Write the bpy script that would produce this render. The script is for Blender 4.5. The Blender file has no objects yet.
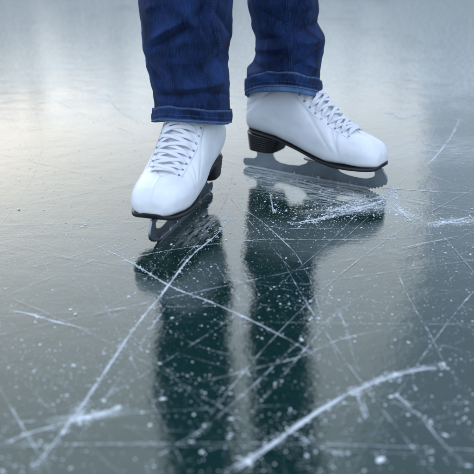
import bpy, bmesh, math, random
from mathutils import Vector, Matrix, noise
random.seed(7)
R = math.radians
sc = bpy.context.scene
col = sc.collection

# ------------------------------------------------------------------ camera
F_PX, HC, PITCH = 900.0, 0.51, 21.5
cam_d = bpy.data.cameras.new('camera'); cam = bpy.data.objects.new('camera', cam_d); col.objects.link(cam)
cam.location = (0, 0, HC); cam.rotation_euler = (R(90 - PITCH), 0, 0)
cam_d.sensor_width = 36; cam_d.lens = F_PX / 474 * 36
cam_d.clip_start = 0.02; cam_d.clip_end = 3000
cam_d.dof.use_dof = True; cam_d.dof.focus_distance = 1.47; cam_d.dof.aperture_fstop = 5.2
cam_d.dof.aperture_blades = 0
sc.camera = cam
P_ = R(PITCH)

def ground(px, py):
    """point of the ice that the photograph shows at px, py (474 px frame)"""
    a = P_ + math.atan((py - 237) / F_PX)
    y = HC / math.tan(a)
    depth = y * math.cos(P_) + HC * math.sin(P_)
    return Vector(((px - 237) / F_PX * depth, y, 0))

def height_at(py, y):
    return HC - y * math.tan(P_ + math.atan((py - 237) / F_PX))

def x_at(px, y, h):
    return (px - 237) / F_PX * (y * math.cos(P_) + (HC - h) * math.sin(P_))

# ------------------------------------------------------------------ object helpers
def link(name, me, mat=None, parent=None, smooth=True):
    o = bpy.data.objects.new(name, me); col.objects.link(o)
    if mat is not None:
        me.materials.append(mat)
    if smooth:
        for p in me.polygons: p.use_smooth = True
    if parent is not None: o.parent = parent
    return o

def mesh(name, vs, fs, uvs=None):
    me = bpy.data.meshes.new(name); me.from_pydata([tuple(v) for v in vs], [], fs); me.update()
    if uvs is not None:
        lay = me.uv_layers.new(name='UVMap')
        for l in me.loops: lay.data[l.index].uv = uvs[l.vertex_index]
    return me

def empty(name, loc=(0, 0, 0), rz=0, parent=None):
    o = bpy.data.objects.new(name, None); col.objects.link(o)
    o.location = loc; o.rotation_euler = (0, 0, rz); o.empty_display_size = .05
    if parent is not None: o.parent = parent
    return o

def fix_normals(me):
    bm = bmesh.new(); bm.from_mesh(me)
    bmesh.ops.recalc_face_normals(bm, faces=bm.faces); bm.to_mesh(me); bm.free()

def loft(rings, cap0=True, cap1=True, close=True):
    n = len(rings[0]); vs = [p for r in rings for p in r]; fs = []
    for i in range(len(rings) - 1):
        for j in range(n if close else n - 1):
            k = (j + 1) % n
            fs.append((i * n + j, i * n + k, (i + 1) * n + k, (i + 1) * n + j))
    if cap0: fs.append(tuple(range(n))[::-1])
    if cap1: fs.append(tuple((len(rings) - 1) * n + j for j in range(n)))
    return vs, fs

def cr(keys, t):
    """Catmull-Rom through a list of tuples, t in 0..len-1"""
    n = len(keys); i = max(0, min(n - 2, int(math.floor(t)))); f = t - i
    p0 = keys[max(0, i - 1)]; p1 = keys[i]; p2 = keys[i + 1]; p3 = keys[min(n - 1, i + 2)]
    return [0.5 * (2 * b + (c - a) * f + (2 * a - 5 * b + 4 * c - d) * f * f + (3 * b - a - 3 * c + d) * f ** 3)
            for a, b, c, d in zip(p0, p1, p2, p3)]

def sstep(a, b, x):
    t = max(0., min(1., (x - a) / (b - a))); return t * t * (3 - 2 * t)

def interp(tab, x):
    if x <= tab[0][0]: return tab[0][1:]
    for a, b in zip(tab, tab[1:]):
        if x <= b[0]:
            t = (x - a[0]) / (b[0] - a[0]); t = t * t * (3 - 2 * t)
            return tuple(p + (q - p) * t for p, q in zip(a[1:], b[1:]))
    return tab[-1][1:]

# ------------------------------------------------------------------ materials
class NT:
    def __init__(s, name):
        s.m = bpy.data.materials.new(name); s.m.use_nodes = True; s.t = s.m.node_tree; s.t.nodes.clear()
    def n(s, typ, inp=None, **kw):
        nd = s.t.nodes.new(typ)
        for k, v in kw.items(): setattr(nd, k, v)
        for k, v in (inp or {}).items():
            if isinstance(v, bpy.types.NodeSocket): s.t.links.new(v, nd.inputs[k])
            else: nd.inputs[k].default_value = v
        return nd
    def math(s, op, a, b=0.0, c=0.0, clamp=False):
        return s.n('ShaderNodeMath', {0: a, 1: b, 2: c}, operation=op, use_clamp=clamp).outputs[0]
    def ramp(s, f, stops):
        nd = s.n('ShaderNodeValToRGB', {0: f}); e = nd.color_ramp.elements
        while len(e) < len(stops): e.new(.5)
        for el, (p, c) in zip(e, stops):
            el.position = p; el.color = c if len(c) == 4 else (*c, 1)
        return nd.outputs[0]
    def lin(s, v, a, b, c=0.0, d=1.0):
        return s.n('ShaderNodeMapRange', {0: v, 1: a, 2: b, 3: c, 4: d}, interpolation_type='SMOOTHSTEP').outputs[0]
    def mix(s, f, a, b):
        nd = s.n('ShaderNodeMix', data_type='RGBA')
        for i, v in ((0, f), (6, a), (7, b)):
            if isinstance(v, bpy.types.NodeSocket): s.t.links.new(v, nd.inputs[i])
            else: nd.inputs[i].default_value = v
        return nd.outputs[2]
    def noise(s, vec, scale, detail=3, rough=.5, dist=0.):
        return s.n('ShaderNodeTexNoise', {'Vector': vec, 'Scale': scale, 'Detail': detail, 'Roughness': rough, 'Distortion': dist}).outputs[0]
    def vmul(s, vec, v):
        return s.n('ShaderNodeVectorMath', {0: vec, 1: v}, operation='MULTIPLY').outputs[0]
    def out(s, sh):
        s.n('ShaderNodeOutputMaterial', {'Surface': sh}); return s.m

def c4(r, g, b): return (r, g, b, 1.0)

def mat_leather():
    k = NT('white_leather'); tc = k.n('ShaderNodeTexCoord').outputs['Object']
    n1 = k.noise(tc, 26, 4, .6); n2 = k.noise(tc, 420, 3, .6); n3 = k.noise(tc, 9, 3)
    vr = k.n('ShaderNodeTexVoronoi', {'Vector': tc, 'Scale': 620.}, feature='DISTANCE_TO_EDGE').outputs[0]
    base = k.mix(k.lin(n1, .35, .75), c4(.80, .80, .82), c4(.72, .73, .76))
    scuff = k.lin(k.noise(k.vmul(tc, (60, 60, 180)), 1.0, 5, .7), .63, .72, 0, .38)
    base = k.mix(scuff, base, c4(.45, .46, .50))
    b1 = k.n('ShaderNodeBump', {'Strength': .10, 'Distance': .0006, 'Height': vr})
    b2 = k.n('ShaderNodeBump', {'Strength': .25, 'Distance': .004, 'Height': n3, 'Normal': b1.outputs[0]})
    rg = k.math('MULTIPLY_ADD', n2, .14, .30)
    return k.out(k.n('ShaderNodeBsdfPrincipled', {'Base Color': base, 'Roughness': rg, 'Specular IOR Level': .45,
        'Normal': b2.outputs[0], 'Subsurface Weight': .06, 'Subsurface Radius': (.004, .003, .002), 'Subsurface Scale': 1.0}).outputs[0])

def mat_lace():
    k = NT('cotton_lace'); uv = k.n('ShaderNodeUVMap').outputs[0]
    w = k.n('ShaderNodeTexWave', {'Vector': uv, 'Scale': 260., 'Distortion': 2.}, bands_direction='X').outputs[1]
    w2 = k.n('ShaderNodeTexWave', {'Vector': uv, 'Scale': 300., 'Distortion': 1.}, bands_direction='Y').outputs[1]
    h = k.math('ADD', w, w2)
    tc = k.n('ShaderNodeTexCoord').outputs['Object']
    base = k.mix(k.noise(tc, 60, 3), c4(.84, .84, .87), c4(.72, .72, .78))
    b = k.n('ShaderNodeBump', {'Strength': .5, 'Distance': .0005, 'Height': h})
    return k.out(k.n('ShaderNodeBsdfPrincipled', {'Base Color': base, 'Roughness': .85, 'Normal': b.outputs[0], 'Sheen Weight': .2}).outputs[0])

def mat_plain(name, colr, rough, metal=0., spec=.5, bump=0., scale=200., var=.0):
    k = NT(name); tc = k.n('ShaderNodeTexCoord').outputs['Object']
    n = k.noise(tc, scale, 4, .6); n2 = k.noise(tc, scale * .13, 3, .6)
    base = k.mix(n2, c4(*[c * (1 - var) for c in colr]), c4(*[min(1, c * (1 + var)) for c in colr]))
    b = k.n('ShaderNodeBump', {'Strength': bump, 'Distance': .0006, 'Height': n})
    rg = k.math('MULTIPLY_ADD', n2, .16, rough - .08)
    return k.out(k.n('ShaderNodeBsdfPrincipled', {'Base Color': base, 'Roughness': rg, 'Metallic': metal,
        'Specular IOR Level': spec, 'Normal': b.outputs[0]}).outputs[0])

def mat_steel():
    k = NT('blade_steel'); tc = k.n('ShaderNodeTexCoord').outputs['Object']
    st = k.noise(k.vmul(tc, (14, 14, 900)), 1., 4, .6); bl = k.noise(tc, 40, 4, .6)
    snow = k.lin(k.noise(tc, 260, 4, .65), .60, .66)
    zz = k.n('ShaderNodeSeparateXYZ', {0: tc}).outputs[2]
    snow = k.math('MULTIPLY', snow, k.lin(zz, .003, .012, 1, .0))
    b = k.n('ShaderNodeBump', {'Strength': .25, 'Distance': .0004, 'Height': st})
    rg = k.math('MULTIPLY_ADD', bl, .30, .20)
    edge = k.lin(zz, .0042, .0036)
    p = k.n('ShaderNodeBsdfPrincipled', {'Base Color': k.mix(edge, k.mix(bl, c4(.19, .225, .25), c4(.33, .37, .40)), c4(.75, .77, .80)), 'Metallic': 1., 'Roughness': rg, 'Normal': b.outputs[0]})
    d = k.n('ShaderNodeBsdfDiffuse', {'Color': c4(.8, .83, .86)})
    return k.out(k.n('ShaderNodeMixShader', {0: snow, 1: p.outputs[0], 2: d.outputs[0]}).outputs[0])

def mat_denim(name, dark, light, wear=.0):
    k = NT(name); uv = k.n('ShaderNodeUVMap').outputs[0]
    # twill weave (diagonal) + vertical slubs + faded patches; uv is in metres
    rot = k.n('ShaderNodeMapping', {'Vector': uv, 'Rotation': (0, 0, R(32))}).outputs[0]
    tw = k.n('ShaderNodeTexWave', {'Vector': rot, 'Scale': 130., 'Distortion': 1.2, 'Detail': 1., 'Detail Scale': 8.}, bands_direction='Y').outputs[1]
    slub = k.noise(k.vmul(uv, (1100, 60, 1)), 1., 4, .6)
    slub2 = k.noise(k.vmul(uv, (90, 900, 1)), 1., 3, .6)
    fine = k.noise(uv, 700, 3, .6)
    fade = k.noise(k.vmul(uv, (22, 13, 1)), 1., 5, .6, .6)
    f = k.math('MULTIPLY_ADD', slub, .75, k.math('MULTIPLY_ADD', fade, .85, k.math('MULTIPLY', tw, .06)))
    f = k.math('MULTIPLY_ADD', slub2, .18, f)
    f = k.math('MULTIPLY_ADD', fine, .22, f)
    f = k.lin(f, .76, 1.34)
    base = k.mix(f, c4(*dark), c4(*light))
    # wear on raised edges: an attribute written where the cloth is folded
    wa = k.n('ShaderNodeAttribute', attribute_name='wear').outputs['Fac']
    wf = k.math('MULTIPLY', wa, k.lin(slub, .3, .7, .35, 1.), clamp=True)
    base = k.mix(wf, base, c4(.16, .25, .42))
    hgt = k.math('ADD', k.math('MULTIPLY', tw, .22), k.math('ADD', k.math('MULTIPLY', slub, .8), k.math('MULTIPLY', fine, .6)))
    b = k.n('ShaderNodeBump', {'Strength': .55, 'Distance': .0007, 'Height': hgt})
    return k.out(k.n('ShaderNodeBsdfPrincipled', {'Base Color': base, 'Roughness': .9, 'Specular IOR Level': .15,
        'Sheen Weight': .04, 'Sheen Roughness': .5, 'Normal': b.outputs[0]}).outputs[0])

def mat_ice():
    k = NT('lake_ice'); g = k.n('ShaderNodeNewGeometry').outputs['Position']
    sx = k.n('ShaderNodeSeparateXYZ', {0: g}); X, Y = sx.outputs[0], sx.outputs[1]
    big = k.noise(k.vmul(g, (1.0, .55, 1)), 1.6, 4, .55, .5)
    mid = k.noise(g, 11, 5, .6, .4)
    fine = k.noise(g, 90, 4, .65)
    dust = k.noise(g, 520, 3, .6)
    # frost: worn, snow-dusted zone behind the skater, clear ice in front
    zone = k.lin(Y, 1.25, 2.9, .0, 1.)
    frost = k.math('MULTIPLY_ADD', zone, .38, k.math('MULTIPLY_ADD', mid, .35, k.math('MULTIPLY', big, .45)))
    frost = k.lin(frost, .47, .78)
    speck = k.math('MULTIPLY', k.lin(dust, .60, .72), k.lin(fine, .42, .62))
    vor = k.n('ShaderNodeTexVoronoi', {'Vector': g, 'Scale': 340., 'Randomness': 1.}, feature='F1')
    vs = k.n('ShaderNodeSeparateColor', {0: vor.outputs['Color']})
    dots = k.math('MULTIPLY', k.lin(vor.outputs['Distance'], .14, .30, 1, 0), k.lin(vs.outputs[0], .84, .89))
    dots = k.math('MULTIPLY', dots, k.lin(mid, .38, .60, .15, 1.))
    near = k.lin(Y, .70, 1.25, .12, 1.)
    dots = k.math('MULTIPLY', dots, near)
    vor2 = k.n('ShaderNodeTexVoronoi', {'Vector': g, 'Scale': 900., 'Randomness': 1.}, feature='F1')
    vs2 = k.n('ShaderNodeSeparateColor', {0: vor2.outputs['Color']})
    dots2 = k.math('MULTIPLY', k.lin(vor2.outputs['Distance'], .15, .35, 1, 0), k.lin(vs2.outputs[1], .80, .88))
    # ice scraped dull by the skates where they have turned
    def scraped(px, py, rx, ry, deg, amt):
        c = ground(px, py); a = R(deg)
        rel = k.n('ShaderNodeVectorMath', {0: g, 1: (c.x, c.y, 0)}, operation='SUBTRACT').outputs[0]
        rot = k.n('ShaderNodeMapping', {'Vector': rel, 'Rotation': (0, 0, -a)}).outputs[0]
        mp_ = k.vmul(rot, (1 / rx, 1 / ry, 0))
        ln = k.n('ShaderNodeVectorMath', {0: mp_}, operation='LENGTH').outputs['Value']
        st = k.noise(k.vmul(rot, (28, 150, 1)), 1., 5, .65)
        return k.math('MULTIPLY', k.lin(ln, 1.1, .1), k.math('MULTIPLY', k.lin(st, .36, .70), amt))
    sc1 = scraped(322, 193, .17, .085, -30, .95)
    sc2 = scraped(268, 177, .11, .055, -30, .85)
    sc3 = scraped(352, 209, .11, .030, 14, .95)
    sc6 = scraped(402, 212, .050, .014, -52, .95)
    sc7 = scraped(452, 222, .075, .022, 12, .85)
    sc8 = scraped(92, 416, .055, .012, 12, .7)
    sc4 = scraped(205, 225, .12, .035, 72, .55)
    sc5 = scraped(430, 150, .35, .14, 8, .45)
    scr = k.math('MAXIMUM', k.math('MAXIMUM', sc1, sc2), k.math('MAXIMUM', k.math('MAXIMUM', sc3, sc4), sc5))
    scr = k.math('MAXIMUM', scr, k.math('MAXIMUM', sc6, k.math('MAXIMUM', sc7, sc8)))
    fr = k.math('MULTIPLY', frost, k.lin(fine, .25, .8, .15, .62))
    fr = k.math('MULTIPLY_ADD', speck, .10, fr, clamp=True)
    fr = k.math('MAXIMUM', fr, k.math('MULTIPLY', dots, .70))
    fr = k.math('MAXIMUM', fr, k.math('MULTIPLY', dots2, .20))
    fr = k.math('MULTIPLY', fr, k.math('MULTIPLY_ADD', near, .6, .4), clamp=True)
    fr = k.math('MAXIMUM', fr, scr)
    deep = k.mix(k.lin(big, .35, .7), c4(.0035, .020, .0165), c4(.0065, .028, .0245))
    bw = k.n('ShaderNodeBump', {'Strength': .05, 'Distance': .010, 'Height': k.noise(g, 22, 3, .5)})
    bf = k.n('ShaderNodeBump', {'Strength': .15, 'Distance': .0011, 'Height': k.noise(g, 150, 4, .6), 'Normal': bw.outputs[0]})
    rough = k.math('MULTIPLY_ADD', mid, .05, .018)
    rough = k.math('MULTIPLY_ADD', frost, .09, rough)
    clear = k.n('ShaderNodeBsdfPrincipled', {'Base Color': deep, 'Roughness': rough, 'IOR': 1.45, 'Specular Tint': c4(.82, 1., .98), 'Specular IOR Level': .5, 'Normal': bf.outputs[0]})
    bs = k.n('ShaderNodeBump', {'Strength': .8, 'Distance': .001, 'Height': dust})
    snow = k.n('ShaderNodeBsdfDiffuse', {'Color': c4(.68, .70, .68), 'Roughness': .6, 'Normal': bs.outputs[0]})
    return k.out(k.n('ShaderNodeMixShader', {0: fr, 1: clear.outputs[0], 2: snow.outputs[0]}).outputs[0])

def mat_mark():
    """frosted, crumbly surface of a blade cut; coverage breaks up towards the edges of the cut"""
    k = NT('cut_ice'); uv = k.n('ShaderNodeUVMap').outputs[0]
    s = k.n('ShaderNodeSeparateXYZ', {0: uv}); V = s.outputs[1]
    g = k.n('ShaderNodeNewGeometry').outputs['Position']
    dens = k.n('ShaderNodeAttribute', attribute_name='dens').outputs['Fac']
    prof = k.math('SUBTRACT', 1., k.math('MULTIPLY', k.math('ABSOLUTE', k.math('SUBTRACT', V, .5)), 2.))
    n1 = k.noise(g, 160, 5, .7); n2 = k.noise(g, 34, 3, .6)
    t = k.math('ADD', k.math('MULTIPLY', prof, .55), k.math('ADD', k.math('MULTIPLY', n1, .75), k.math('MULTIPLY', n2, .95)))
    t = k.math('ADD', t, k.math('MULTIPLY', dens, .6))
    a = k.lin(t, 1.34, 1.66)
    a = k.math('MULTIPLY', a, k.lin(prof, 0, .25))
    a = k.math('MULTIPLY', a, k.math('MULTIPLY_ADD', dens, .6, .30), clamp=True)
    b = k.n('ShaderNodeBump', {'Strength': .9, 'Distance': .0012, 'Height': n1})
    d = k.n('ShaderNodeBsdfDiffuse', {'Color': c4(.78, .82, .86), 'Normal': b.outputs[0]})
    tr = k.n('ShaderNodeBsdfTransparent')
    return k.out(k.n('ShaderNodeMixShader', {0: a, 1: tr.outputs[0], 2: d.outputs[0]}).outputs[0])

LEATHER, LACE, STEEL = mat_leather(), mat_lace(), mat_steel()
BLACK = mat_plain('black_sole_rubber', (.012, .012, .014), .38, 0, .5, .4, 260, .3)
HEEL = mat_plain('black_heel_lacquer', (.010, .010, .012), .30, 0, .5, .25, 180, .3)
EYE = mat_plain('eyelet_enamel', (.22, .22, .42), .35, .6, .5, 0, 100, .1)
THREAD = mat_plain('seam_thread', (.045, .07, .16), .8, 0, .2, .3, 900, .3)
WTHREAD = mat_plain('white_thread', (.60, .61, .66), .8, 0, .2, .3, 900, .1)
DENIM = mat_denim('denim', (.0018, .0055, .022), (.021, .050, .160))
LINING = mat_denim('denim_reverse', (.05, .10, .22), (.15, .26, .46))
SNOW = mat_plain('snow_crumb', (.80, .83, .87), .7, 0, .3, .6, 900, .06)
ICE, MARK = mat_ice(), mat_mark()
SKIN = mat_plain('skin', (.55, .34, .26), .5, 0, .4, .1, 200, .1)

# ------------------------------------------------------------------ ice skate (local frame: x forward from the tail of the blade, z up)
#        Bx    Bz    Tx    Tz    w     nb   nt
BK = [(.2890, 0.0525, .2890, 0.0600, .0090, 2.4, 2.2),
      (.2865, 0.0490, .2860, 0.0730, .0240, 2.8, 2.2),
      (.2780, 0.0480, .2750, 0.0865, .0360, 3.4, 2.3),
      (.2590, 0.0475, .2550, 0.0950, .0440, 4.0, 2.4),
      (.2320, 0.0472, .2290, 0.1025, .0480, 4.2, 2.4),
      (.2020, 0.0485, .2040, 0.1170, .0490, 4.2, 2.2),
      (.1680, 0.0530, .1800, 0.1370, .0475, 4.0, 2.1),
      (.1280, 0.0640, .1600, 0.1580, .0455, 3.6, 2.1),
      (.0880, 0.0740, .1430, 0.1810, .0445, 3.2, 2.1),
      (.0480, 0.0790, .1310, 0.2020, .0440, 2.9, 2.1),
      (.0190, 0.0825, .1240, 0.2200, .0430, 2.5, 2.1),
      (.0130, 0.1050, .1200, 0.2350, .0420, 2.2, 2.1),
      (.0155, 0.1400, .1175, 0.2500, .0410, 2.0, 2.0),
      (.0200, 0.1660, .1160, 0.2600, .0390, 2.0, 2.0)]
NK = len(BK) - 1

def boot_raw(t, phi):
    bx, bz, tx, tz, w, nb, nt = cr(BK, t)
    w = max(w, .0005)
    vc = .40
    s, c = math.sin(phi), math.cos(phi)
    n = nb if s < 0 else nt
    ex = 2.0 / n
    lat = w * (abs(c) ** ex) * (1 if c >= 0 else -1)
    hh = abs(s) ** ex
    v = vc * (1 - hh) if s < 0 else vc + (1 - vc) * hh
    # foot sides lean in towards the top
    return Vector((bx + (tx - bx) * v, lat, bz + (tz - bz) * v))

def boot_n(t, phi):
    e = .02
    a = boot_raw(min(NK, t + e), phi) - boot_raw(max(0, t - e), phi)
    b = boot_raw(t, phi + e) - boot_raw(t, phi - e)
    n = b.cross(a)
    if n.length < 1e-12: return Vector((1, 0, 0))
    n.normalize()
    c = (boot_raw(t, R(-90)) + boot_raw(t, R(90))) / 2
    if n.dot(boot_raw(t, phi) - c) < 0: n.negate()
    return n

def phi_for(t, lat):
    """angle on the upper half whose lateral offset is lat (signed)"""
    lo, hi = 0., R(90)
    for _ in range(24):
        m = (lo + hi) / 2
        if boot_raw(t, m).y > abs(lat): lo = m
        else: hi = m
    return lo if lat >= 0 else math.pi - lo

T0, T1 = 3.72, 10.6            # throat from the vamp to the top of the shaft
def gap(t): return .0120 + .0050 * sstep(T0, T0 + 3, t)

def boot_surf(t, phi, off=0.):
    p = boot_raw(t, phi); n = boot_n(t, phi)
    d = off
    if math.sin(phi) > 0 and t > T0 - .25:
        g = gap(t) * sstep(T0 - .25, T0 + .25, t)
        d += -.0030 * (1 - sstep(g - .0009, g + .0009, abs(p.y)))
    if math.sin(phi) > 0 and t < T0 - .25:             # centre seam of the vamp
        d += -.0009 * math.exp(-(p.y / .0009) ** 2) * sstep(.3, 1.2, t)
        d += .0005 * math.exp(-((abs(p.y) - .0026) / .0014) ** 2) * sstep(.3, 1.2, t)
    return p + n * d

def make_boot_mesh(variant):
    NR, NP = 230, 176
    # angles packed round the throat, where the step is
    ph = []
    for j in range(NP):
        x = j / NP
        ph.append(2 * math.pi * x - R(90))
    ph = [p + .42 * math.sin(2 * (p - R(90))) * -.5 if False else p for p in ph]
    # warp: denser near +90 deg
    ph2 = []
    for p in ph:
        q = (p - R(90) + math.pi) % (2 * math.pi) - math.pi
        q = math.copysign(math.pi * (abs(q) / math.pi) ** 1.45, q)
        ph2.append(q + R(90))
    rings = []
    for i in range(NR + 1):
        t = NK * (i / NR) ** 1.0
        r = []
        for p in ph2:
            v = boot_surf(t, p)
            n = boot_n(t, p)
            q = v * 1.0
            # soft creases across the ball of the foot and at the ankle bend
            cre = 0.
            for (cx, cz, sl, amp, wd) in ((.196 + variant * .004, .1, .55, .0011, .0035), (.209, .1, .35, .0008, .003), (.176, .1, .9, .0007, .004), (.075, .15, -1.2, .0010, .006), (.062, .14, -1.6, .0008, .005)):
                dd = (q.x - cx) + sl * (q.z - .01 - cz)
                cre -= 1.5 * amp * math.exp(-(dd / wd) ** 2) * sstep(.008, .03, abs(q.y)) * sstep(.06, .09, q.z)
            cre += .0014 * noise.noise(Vector((q.x * 28, q.y * 28 + variant * 9, q.z * 28)))
            cre += .0004 * noise.noise(Vector((q.x * 90, q.y * 90 + variant * 9, q.z * 90)))
            r.append(v + n * cre)
        rings.append(r)
    vs, fs = loft(rings)
    me = mesh('boot', vs, fs); fix_normals(me)
    return me

def ribbon_tube(path, norms, w, th, roll=0.):
    """flat woven band along path; norms = surface normals"""
    rings = []; uvs = []; L = 0
    for i, (p, n) in enumerate(zip(path, norms)):
        a = path[max(0, i - 1)]; b = path[min(len(path) - 1, i + 1)]
        tan = (b - a).normalized(); side = tan.cross(n).normalized(); nn = side.cross(tan).normalized()
        if i: L += (p - path[i - 1]).length
        ww = w[i] if isinstance(w, list) else w
        r = []
        for k in range(12):
            q = 2 * math.pi * k / 12
            c, s = math.cos(q), math.sin(q)
            r.append(p + side * (ww / 2) * math.copysign(abs(c) ** .7, c) + nn * (th / 2) * math.copysign(abs(s) ** .7, s) + nn * .0002 * math.sin(3 * q))
            uvs.append((L, k / 12 * .012))
        rings.append(r)
    vs, fs = loft(rings)
    return vs, fs, uvs

class Acc:
    def __init__(s): s.v, s.f, s.u = [], [], []
    def add(s, vs, fs, us=None):
        o = len(s.v); s.v += list(vs); s.f += [tuple(i + o for i in f) for f in fs]
        s.u += list(us) if us else [(0, 0)] * len(vs)
    def build(s, name, mat, parent, smooth=True):
        me = mesh(name, s.v, s.f, s.u); fix_normals(me)
        return link(name, me, mat, parent, smooth)

ROWS = [3.92 + .50 * i for i in range(14)]
def eye_lat(t): return .0255 + .0065 * sstep(T0, T0 + 2.5, t)

def make_laces(parent, variant):
    rnd = random.Random(31 + variant)
    ac = Acc(); ey = []
    for i, t in enumerate(ROWS):
        for s in (-1, 1):
            ph = phi_for(t, s * eye_lat(t)); ey.append((boot_surf(t, ph, .0004), boot_n(t, ph)))
    def seg(t0, s0, t1, s1, lift, wv=.0066):
        N = 26; path, nr, ws = [], [], []
        j1, j2 = rnd.uniform(-.1, .1), rnd.uniform(-.1, .1)
        tw = rnd.uniform(-.35, .35); bow = rnd.uniform(-.10, .12)
        for k in range(N + 1):
            f = k / N
            t = t0 + (t1 - t0) * f + bow * math.sin(math.pi * f)
            lat = (s0 * eye_lat(t0)) * (1 - f) + (s1 * eye_lat(t1)) * f
            ph = phi_for(t, lat); n = boot_n(t, ph)
            up = -.0012 + (.0042 + lift) * sstep(0, .20, f) * sstep(0, .20, 1 - f) + .0008 * math.sin(math.pi * f)
            path.append(boot_raw(t, ph) + n * up)
            tan_twist = tw * math.sin(math.pi * f * (1.5 + j1))
            side = Vector((0, 1, 0)).cross(n)
            nr.append((n + side * tan_twist * .8).normalized())
            ws.append(wv * (.62 + .38 * sstep(0, .22, f) * sstep(0, .22, 1 - f)) * (1 + .08 * math.sin(9 * f + j2 * 30)))
        ac.add(*ribbon_tube(path, nr, ws, .0018))
    seg(ROWS[0], -1, ROWS[0], 1, .0006)
    for i in range(len(ROWS) - 1):
        a, b = (-1, 1) if i % 2 == 0 else (1, -1)
        seg(ROWS[i], a, ROWS[i + 1], b, .0004)
        seg(ROWS[i], b, ROWS[i + 1], a, .0018)
    ac.build('lace', LACE, parent)
    # eyelets: small raised rings, each its own piece
    base = None
    for (p, n) in ey:
        if base is None:
            vs, fs = [], []; NU, NV, r1, r2 = 20, 8, .0014, .0006
            for a in range(NU):
                A = 2 * math.pi * a / NU
                for b in range(NV):
                    B = 2 * math.pi * b / NV
                    vs.append(((r1 + r2 * math.cos(B)) * math.cos(A), (r1 + r2 * math.cos(B)) * math.sin(A), r2 * .7 * math.sin(B)))
                    fs.append((a * NV + b, ((a + 1) % NU) * NV + b, ((a + 1) % NU) * NV + (b + 1) % NV, a * NV + (b + 1) % NV))
            base = mesh('eyelet', vs, fs); o = link('eyelet', base, EYE, parent)
        else:
            o = bpy.data.objects.new('eyelet', base); col.objects.link(o); o.parent = parent
        o.location = p; o.rotation_mode = 'QUATERNION'; o.rotation_quaternion = n.to_track_quat('Z', 'Y')

def make_tongue(parent):
    rings = []
    N, M = 90, 14
    for i in range(N + 1):
        t = T0 - .1 + (NK - T0 + .1) * i / N
        g = gap(t) + .0035
        row_o, row_i = [], []
        for j in range(M + 1):
            lat = g * (2 * j / M - 1)
            ph = phi_for(t, lat) if abs(lat) > 1e-5 else R(90)
            puff = .0016 * (1 - (2 * j / M - 1) ** 2) + .0005 * noise.noise(Vector((t * 2.2, lat * 160, 3)))
            n = boot_n(t, ph)
            b = boot_raw(t, ph)
            row_o.append(b + n * (-.0024 + puff)); row_i.append(b + n * (-.0052))
        rings.append(row_o + row_i[::-1])
    vs, fs = loft(rings)
    me = mesh('tongue', vs, fs); fix_normals(me)
    return link('tongue', me, LEATHER, parent)

def make_sole(parent):
    """thin black outsole that follows the boot bottom from toe to heel"""
    rings = []
    N = 90
    for i in range(N + 1):
        t = 0.0 + 9.95 * i / N
        bx, bz, tx, tz, w, nb, nt = cr(BK, t)
        ws = w * (.965 - .22 * sstep(4.3, 7, t)) + .0014 - .004 * sstep(8.5, 10, t)
        if t < 1: bx += .0016 * (1 - t) ; ws = ws + .0015 * (1 - t)
        if t > 9.2: ws *= 1 - .45 * ((t - 9.2) / .75) ** 2; bx -= 0
        top, bot = bz + .0016, bz - .0046 + .0018 * sstep(4.3, 6.5, t)
        
        r = []
        for (ly, lz) in ((1, .25), (1, .75), (.985, .95), (.95, 1), (-.95, 1), (-.985, .95), (-1, .75), (-1, .25), (-.985, .06), (-.95, 0), (.95, 0), (.985, .06)):
            r.append(Vector((bx, ws * ly, bot + (top - bot) * lz)))
        rings.append(r)
    vs, fs = loft(rings)
    me = mesh('sole', vs, fs); fix_normals(me)
    return link('sole', me, BLACK, parent, True)

def d_outline(x0, x1, hw, n=36):
    """D-shaped heel plan: round at the back (x0), flat at the front (x1)"""
    pts = []
    for k in range(n):
        a = 2 * math.pi * k / n
        c, s = math.cos(a), math.sin(a)
        ex = .38 if c > 0 else .85
        px = (x0 + hw * 1.05) + (math.copysign(abs(c) ** ex, c) * ((x1 - x0 - hw * 1.05) if c > 0 else hw * 1.05))
        py = math.copysign(abs(s) ** (.55 if c > 0 else .9), s) * hw
        pts.append((px, py))
    return pts

def make_heel(parent):
    rings = []
    N = 26
    for i in range(N + 1):
        f = i / N                                      # 0 = under the boot, 1 = heel base
        x0 = .0145 + .0040 * f; x1 = .0930 - .014 * f ** .8; hw = .0350 - .0035 * f
        lip = .0006 * math.sin(f * 44)                 # stacked layers
        if f > .94: hw -= .0012
        r = []
        for (px, py) in d_outline(x0, x1, hw + lip * .5):
            ztop = .0750 if px < .03 else .0750 - (px - .03) * .095
            r.append(Vector((px, py, (ztop + .001) * (1 - f) + .0430 * f)))
        rings.append(r)
    vs, fs = loft(rings)
    me = mesh('heel', vs, fs); fix_normals(me)
    return link('heel', me, HEEL, parent)

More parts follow.
